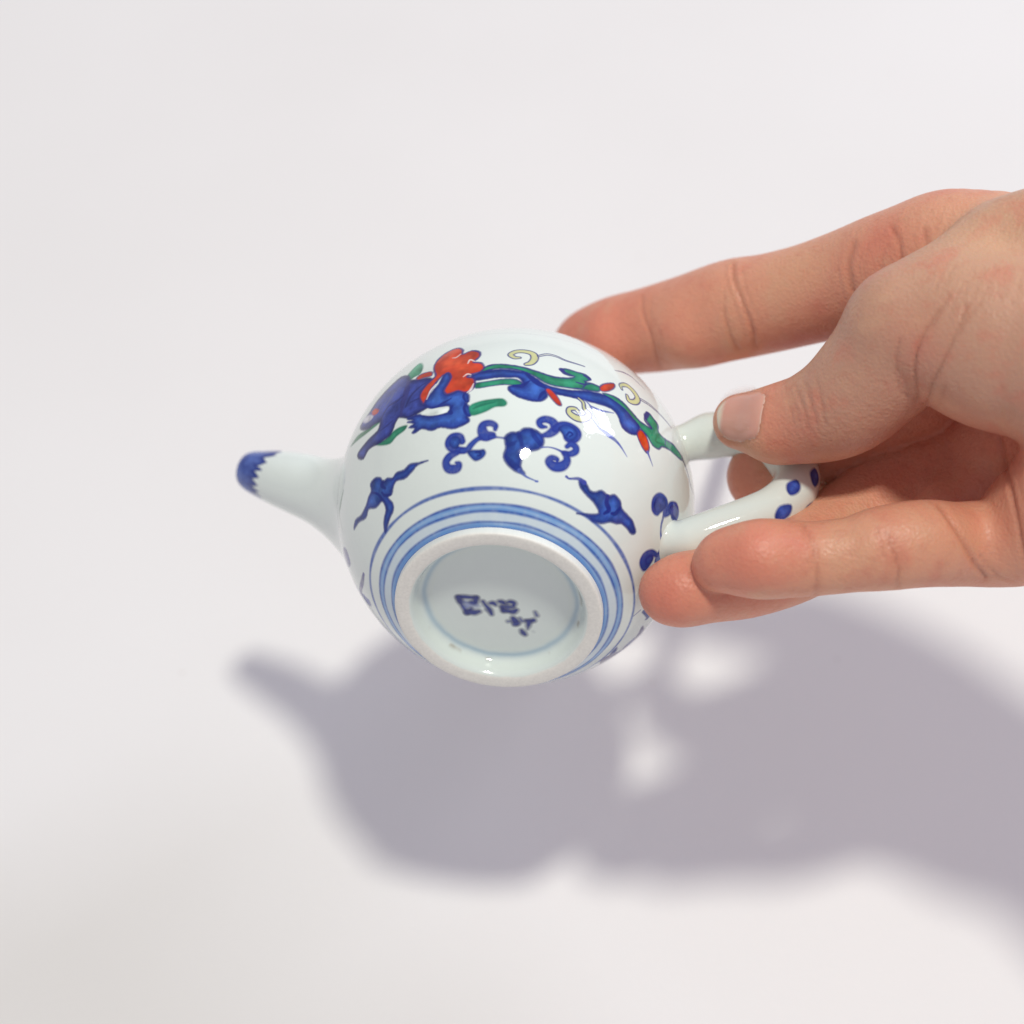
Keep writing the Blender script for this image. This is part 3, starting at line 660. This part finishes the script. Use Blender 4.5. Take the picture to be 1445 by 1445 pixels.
# split every quad in four where the lens could see it
def quad_split(v, f):
    e = np.stack([f, np.roll(f, -1, 1)], -1); es = np.sort(e.reshape(-1, 2), 1)
    u, inv = np.unique(es, axis=0, return_inverse=True); inv = inv.reshape(-1, 4)
    mid = (v[u[:, 0]]+v[u[:, 1]])/2; cen = v[f].mean(1)
    nv = np.vstack([v, mid, cen]); m0 = len(v)+inv; c0 = len(v)+len(u)+np.arange(len(f))
    nf = np.vstack([np.stack([f[:, k], m0[:, k], c0, m0[:, k-1]], 1) for k in range(4)])
    return nv, nf
hv, hf = quad_split(hv, hf)
hv = hv-grad(hv)*sdf(hv)[:, None]
hv = relax(hv, hf, 0.35)
hn = grad(hv)
parts = sdf_parts(hv); names = list(CH); owner = np.argmin(np.stack([parts[k_] for k_ in names], 1), 1)
proj = np.stack([HALF+hv[:, 0]*F_PX/(DIST-hv[:, 2]), HALF-hv[:, 1]*F_PX/(DIST-hv[:, 2])], 1)
facing = hn[:, 2]

def line_dist(poly):
    q = catmull(poly, 6); d = np.full(len(hv), 1e9)
    for a, b in zip(q[:-1], q[1:]):
        ab = b-a; w_ = proj-a; t = np.clip(w_ @ ab/(ab @ ab+1e-9), 0, 1)
        d = np.minimum(d, np.linalg.norm(w_-t[:, None]*ab, axis=1))
    return d
disp = np.zeros(len(hv)); crease = np.zeros(len(hv))
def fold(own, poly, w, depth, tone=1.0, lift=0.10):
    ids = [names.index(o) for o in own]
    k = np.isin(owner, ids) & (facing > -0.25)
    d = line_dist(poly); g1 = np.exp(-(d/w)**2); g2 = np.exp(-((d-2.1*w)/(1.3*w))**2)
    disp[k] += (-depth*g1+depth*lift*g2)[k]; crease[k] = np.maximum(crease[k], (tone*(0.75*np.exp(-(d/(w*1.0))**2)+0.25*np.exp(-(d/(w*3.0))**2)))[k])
ZI, ZH, ZP, ZL = (780, 240, 4.25), (1085, 240, 4.0139), (1105, 540, 4.25), (880, 560, 4.25)
def zp(z, pts): return [(z[0]+x/z[2], z[1]+y/z[2]) for x, y in pts]
fold(['index'], zp(ZI, [(535,760),(540,850),(575,960),(620,1120),(640,1180)]), 2.6, .028, .6)
fold(['index'], zp(ZI, [(1080,560),(1085,650),(1130,780),(1185,920),(1215,1060)]), 2.6, .035, .8)
fold(['index'], zp(ZI, [(1025,840),(1045,930),(1075,1020),(1110,1070)]), 2.8, .03, .7)
fold(['index'], zp(ZI, [(1040,660),(1030,760),(1028,850)]), 2.6, .012, .3)
fold(['index'], zp(ZH, [(480,420),(450,540),(470,660),(505,750)]), 4.2, .034, .9)
fold(['index'], zp(ZH, [(700,330),(735,400),(742,470),(752,520)]), 3.4, .03, .9)
fold(['index'], zp(ZH, [(880,340),(885,390),(900,450)]), 4, .022, .4)
for pts, dp in (([(960,790),(880,920),(825,1080),(830,1200),(840,1300)], .045), ([(1120,770),(1060,920),(980,1100),(920,1220),(890,1320)], .04), ([(1200,750),(1110,860),(1080,930)], .018),
                ([(1020,700),(960,830),(920,900)], .016), ([(740,960),(720,1080),(740,1230),(790,1280)], .022), ([(1000,1230),(960,1330)], .015)):
    fold(['thumb','fore','web'], zp(ZH, pts), 2.4, dp, .55)
for pts in ([(150,1220),(190,1330),(215,1430),(225,1480)], [(215,1210),(240,1330),(270,1440)], [(270,1190),(300,1310),(320,1430)], [(120,1240),(150,1330),(170,1420)]):
    fold(['thumb'], zp(ZH, pts), 2.0, .014, .45)
def lines(own, zoom, main, offs, n_, dp):                      # finer lines that run beside a main fold
    for k2 in range(n_):
        o_ = rng.uniform(*offs); a_ = rng.uniform(0, .35); b_2 = rng.uniform(.6, 1); q = catmull(main, 6); q = q[int(a_*len(q)):int(b_2*len(q))]
        fold(own, zp(zoom, [(x+o_+rng.normal(0, 5), y) for x, y in q[::3]]), 1.5, dp*rng.uniform(.6, 1.3), .22)
lines(['index'], ZI, [(535,760),(540,850),(575,960),(620,1120),(640,1180)], (-40, 60), 5, .009)
lines(['index'], ZI, [(1080,560),(1085,650),(1130,780),(1185,920),(1215,1060)], (-130, 60), 8, .010)
lines(['index'], ZH, [(480,420),(450,540),(470,660),(505,750)], (-60, 220), 8, .010)
lines(['little'], ZP, [(120,850),(170,940),(195,1060),(205,1180),(195,1280)], (-50, 40), 5, .010)
lines(['little'], ZP, [(620,900),(660,1000),(690,1100),(690,1220)], (-90, 60), 8, .011)
lines(['thumb'], ZH, [(190,1200),(215,1310),(250,1430),(260,1480)], (-120, 130), 12, .010)
for k_ in range(16):                                          # fine parallel skin lines over the thumb base
    x0 = 930+k_*34+rng.normal(0, 6); y0 = 560+rng.normal(0, 30); l_ = rng.uniform(120, 240)
    fold(['thumb','fore','web'], zp(ZH, [(x0+l_*.42, y0), (x0+l_*.2, y0+l_*.4), (x0, y0+l_)]), 1.5, .012, .2)
fold(['little'], zp(ZP, [(120,850),(170,940),(195,1060),(205,1180),(195,1280)]), 2.6, .03, .7)
fold(['little'], zp(ZP, [(130,960),(150,1060)]), 1.8, -.008, .0, 0)
fold(['little'], zp(ZP, [(620,900),(660,1000),(690,1100),(690,1220)]), 2.8, .03, .8)
fold(['little'], zp(ZP, [(560,860),(590,950),(600,1050)]), 2.2, .016, .3)
for k_ in range(9):
    y0 = 900+k_*26; fold(['little'], zp(ZP, [(230+rng.normal(0,20),y0),(330,y0-10),(440+rng.normal(0,30),y0-5)]), 1.5, .006, .15)
fold(['little','hypo','fore','ring'], zp(ZP, [(935,735),(975,785),(1050,900),(1150,1080),(1215,1165)]), 3.4, .045, .9, .1)
fold(['hypo','fore','ring','little'], zp(ZP, [(1300,340),(1340,520),(1390,760),(1430,960),(1460,1100)]), 3.6, .045, .8, .1)
fold(['hypo','little'], zp(ZP, [(1180,1040),(1280,1150),(1400,1200)]), 2.4, .02, .4)
NAIL = np.array(zp(ZL, [(548,100),(556,185),(590,240),(640,268),(700,277),(760,262),(800,238),(815,190),(826,110),(842,40),(848,-25),(790,-50),(700,-42),(620,-5),(565,50)]))
fold(['thumb'], NAIL[2:11], 2.0, .020, .6, .35)
hv = hv+hn*disp[:, None]

# skin tone: paler knuckles and backs, redder pads and finger tips
def tone(px, py, z, r_): p = P(px, py, z); return np.exp(-(np.linalg.norm(hv-p, axis=1)/r_)**2)
red = np.zeros(len(hv)); pale = np.zeros(len(hv))
for px, py, z, r_, a in ((850,480,-2.4,1.5,.9),(985,460,-1.2,1.0,.5),(1150,460,.2,1.2,.5),(1245,345,2.0,.7,.7),(930,850,3.0,1.0,.9),(1050,795,4.2,1.1,.8),(1110,770,4.2,.7,.6),(1040,690,.3,.9,.7),(1090,610,2.2,.8,.55),(1275,480,4.9,.6,.6),(1270,770,4.8,.5,.5),(1060,860,2.8,.9,.5),(1350,660,2.5,1.8,.5)):
    red = np.maximum(red, a*tone(px, py, z, r_))
for px, py, z, r_, a in ((1262,432,5.0,.45,.9),(1060,640,2.0,.5,.5),(1130,380,.6,.7,.4),(1400,330,4.0,1.5,.5),(1210,800,4.6,1.0,.35),(1380,790,4.8,.8,.3)):
    pale = np.maximum(pale, a*tone(px, py, z, r_))
back_ = np.isin(owner, [names.index('thumb'), names.index('web'), names.index('fore')]).astype(float)
back_ *= np.clip(1.6-tone(1060, 600, 1.8, 1.3)*2, 0, 1)

def skin_material():
    m_, nt, b = new_mat('skin'); L = nt.links.new
    def attr(n): a = N(nt, 'ShaderNodeAttribute'); a.attribute_name = n; return a.outputs['Fac']
    tc = N(nt, 'ShaderNodeTexCoord')
    n1 = N(nt, 'ShaderNodeTexNoise'); n1.inputs['Scale'].default_value = 110; n1.inputs['Detail'].default_value = 5; n1.inputs['Roughness'].default_value = .6
    n2 = N(nt, 'ShaderNodeTexNoise'); n2.inputs['Scale'].default_value = 420; n2.inputs['Detail'].default_value = 3
    n3 = N(nt, 'ShaderNodeTexVoronoi'); n3.inputs['Scale'].default_value = 1500
    n4 = N(nt, 'ShaderNodeTexNoise'); n4.inputs['Scale'].default_value = 1100; n4.inputs['Detail'].default_value = 3
    for n in (n1, n2, n3, n4): L(tc.outputs['Object'], n.inputs['Vector'])
    def mix(fac, a, bcol):
        x = N(nt, 'ShaderNodeMix', data_type='RGBA')
        if isinstance(fac, float): x.inputs['Factor'].default_value = fac
        else: L(fac, x.inputs['Factor'])
        for s_, vv2 in (('A', a), ('B', bcol)):
            if isinstance(vv2, tuple): x.inputs[s_].default_value = (*vv2, 1)
            else: L(vv2, x.inputs[s_])
        return x.outputs['Result']
    def mul(a, k_): x = N(nt, 'ShaderNodeMath', operation='MULTIPLY'); L(a, x.inputs[0]); x.inputs[1].default_value = k_; return x.outputs[0]
    def ramp(a, lo_, hi_): x = N(nt, 'ShaderNodeMapRange'); L(a, x.inputs[0]); x.inputs[1].default_value = lo_; x.inputs[2].default_value = hi_; return x.outputs[0]
    c = mix(attr('back'), (0.72, 0.350, 0.225), (0.57, 0.318, 0.218))
    c = mix(attr('red'), c, (0.71, 0.238, 0.160))
    c = mix(attr('pale'), c, (0.74, 0.46, 0.275))
    c = mix(mul(ramp(n1.outputs['Fac'], .52, .72), .55), c, (0.66, 0.210, 0.145))
    c = mix(mul(ramp(n1.outputs['Fac'], .46, .28), .5), c, (0.70, 0.41, 0.255))
    c = mix(mul(ramp(n2.outputs['Fac'], .55, .75), .3), c, (0.56, 0.20, 0.13))
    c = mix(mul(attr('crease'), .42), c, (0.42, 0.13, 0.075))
    L(c, b.inputs['Base Color'])
    b.inputs['Subsurface Weight'].default_value = 0.28
    b.inputs['Subsurface Radius'].default_value = (1.0, 0.36, 0.18); b.inputs['Subsurface Scale'].default_value = 0.0022
    b.inputs['Roughness'].default_value = 0.42; b.inputs['Specular IOR Level'].default_value = 0.42
    rr = N(nt, 'ShaderNodeMapRange'); L(n2.outputs['Fac'], rr.inputs[0]); rr.inputs[3].default_value = .35; rr.inputs[4].default_value = .55; L(rr.outputs[0], b.inputs['Roughness'])
    b1 = N(nt, 'ShaderNodeBump'); b1.inputs['Strength'].default_value = .6; b1.inputs['Distance'].default_value = .00015
    b2 = N(nt, 'ShaderNodeBump'); b2.inputs['Strength'].default_value = .5; b2.inputs['Distance'].default_value = .00018
    L(n3.outputs['Distance'], b1.inputs['Height']); L(n4.outputs['Fac'], b2.inputs['Height']); L(b1.outputs[0], b2.inputs['Normal']); L(b2.outputs[0], b.inputs['Normal'])
    return m_
skin = skin_material()
origin = W(P(1320, 600, 3.0))
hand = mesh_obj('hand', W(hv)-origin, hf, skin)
hand.location = origin
tag(hand, 'bare right hand gripping the teapot handle, thumb in front and index finger over the lid', 'hand')
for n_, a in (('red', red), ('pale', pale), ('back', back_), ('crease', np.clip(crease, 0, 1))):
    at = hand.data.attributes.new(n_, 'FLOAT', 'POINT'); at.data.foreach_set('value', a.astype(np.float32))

# ---- thumb nail: a thin curved plate let into the skin
def march(px, py, z0=6.0):
    px = np.asarray(px, float); py = np.asarray(py, float)
    o = np.array([0, 0, DIST]); d = np.stack([(px-HALF)/F_PX, (HALF-py)/F_PX, -np.ones_like(px)], -1)
    t = np.full(px.shape, DIST-z0)
    for _ in range(60): t = t+np.clip(sdf(o+d*t[:, None]), -.2, .5)*0.8
    return o+d*t[:, None]
nail_out = NAIL
no = catmull(nail_out, 4, True); cen = no.mean(0)
rings_ = np.linspace(0.02, 1, 12); npx = np.concatenate([cen+(no-cen)*k_ for k_ in rings_])
base_p = march(npx[:, 0], npx[:, 1]); nn = grad(base_p)
kk_ = np.repeat(rings_, len(no)); off = 0.030*(1-kk_**6)-0.02*kk_**10
nv_ = base_p+nn*off[:, None]
m_no = len(no); nf_ = [[i*m_no+j, i*m_no+(j+1) % m_no, (i+1)*m_no+(j+1) % m_no, (i+1)*m_no+j] for i in range(len(rings_)-1) for j in range(m_no)]
nf_.append(list(range(m_no))[::-1])
def nail_material():
    m_, nt, b = new_mat('nail'); L = nt.links.new
    a = N(nt, 'ShaderNodeAttribute'); a.attribute_name = 'free_edge'
    x = N(nt, 'ShaderNodeMix', data_type='RGBA'); x.inputs['A'].default_value = (0.70, 0.37, 0.285, 1); x.inputs['B'].default_value = (0.82, 0.72, 0.56, 1)
    L(a.outputs['Fac'], x.inputs['Factor']); L(x.outputs['Result'], b.inputs['Base Color'])
    b.inputs['Roughness'].default_value = .2; b.inputs['Coat Weight'].default_value = .2; b.inputs['Coat Roughness'].default_value = .12; b.inputs['Subsurface Weight'].default_value = .2; b.inputs['Subsurface Scale'].default_value = .002; b.inputs['Subsurface Radius'].default_value = (1, .4, .25)
    return m_
nail = mesh_obj('fingernail', W(nv_)-origin, nf_, nail_material(), hand)
fe = np.clip((1021-npx[:, 0]-0.18*(npx[:, 1]-590))/5, 0, 1); fe = np.maximum(fe, np.clip((kk_-.93)/.07, 0, 1)*.55)
at = nail.data.attributes.new('free_edge', 'FLOAT', 'POINT'); at.data.foreach_set('value', fe.astype(np.float32))
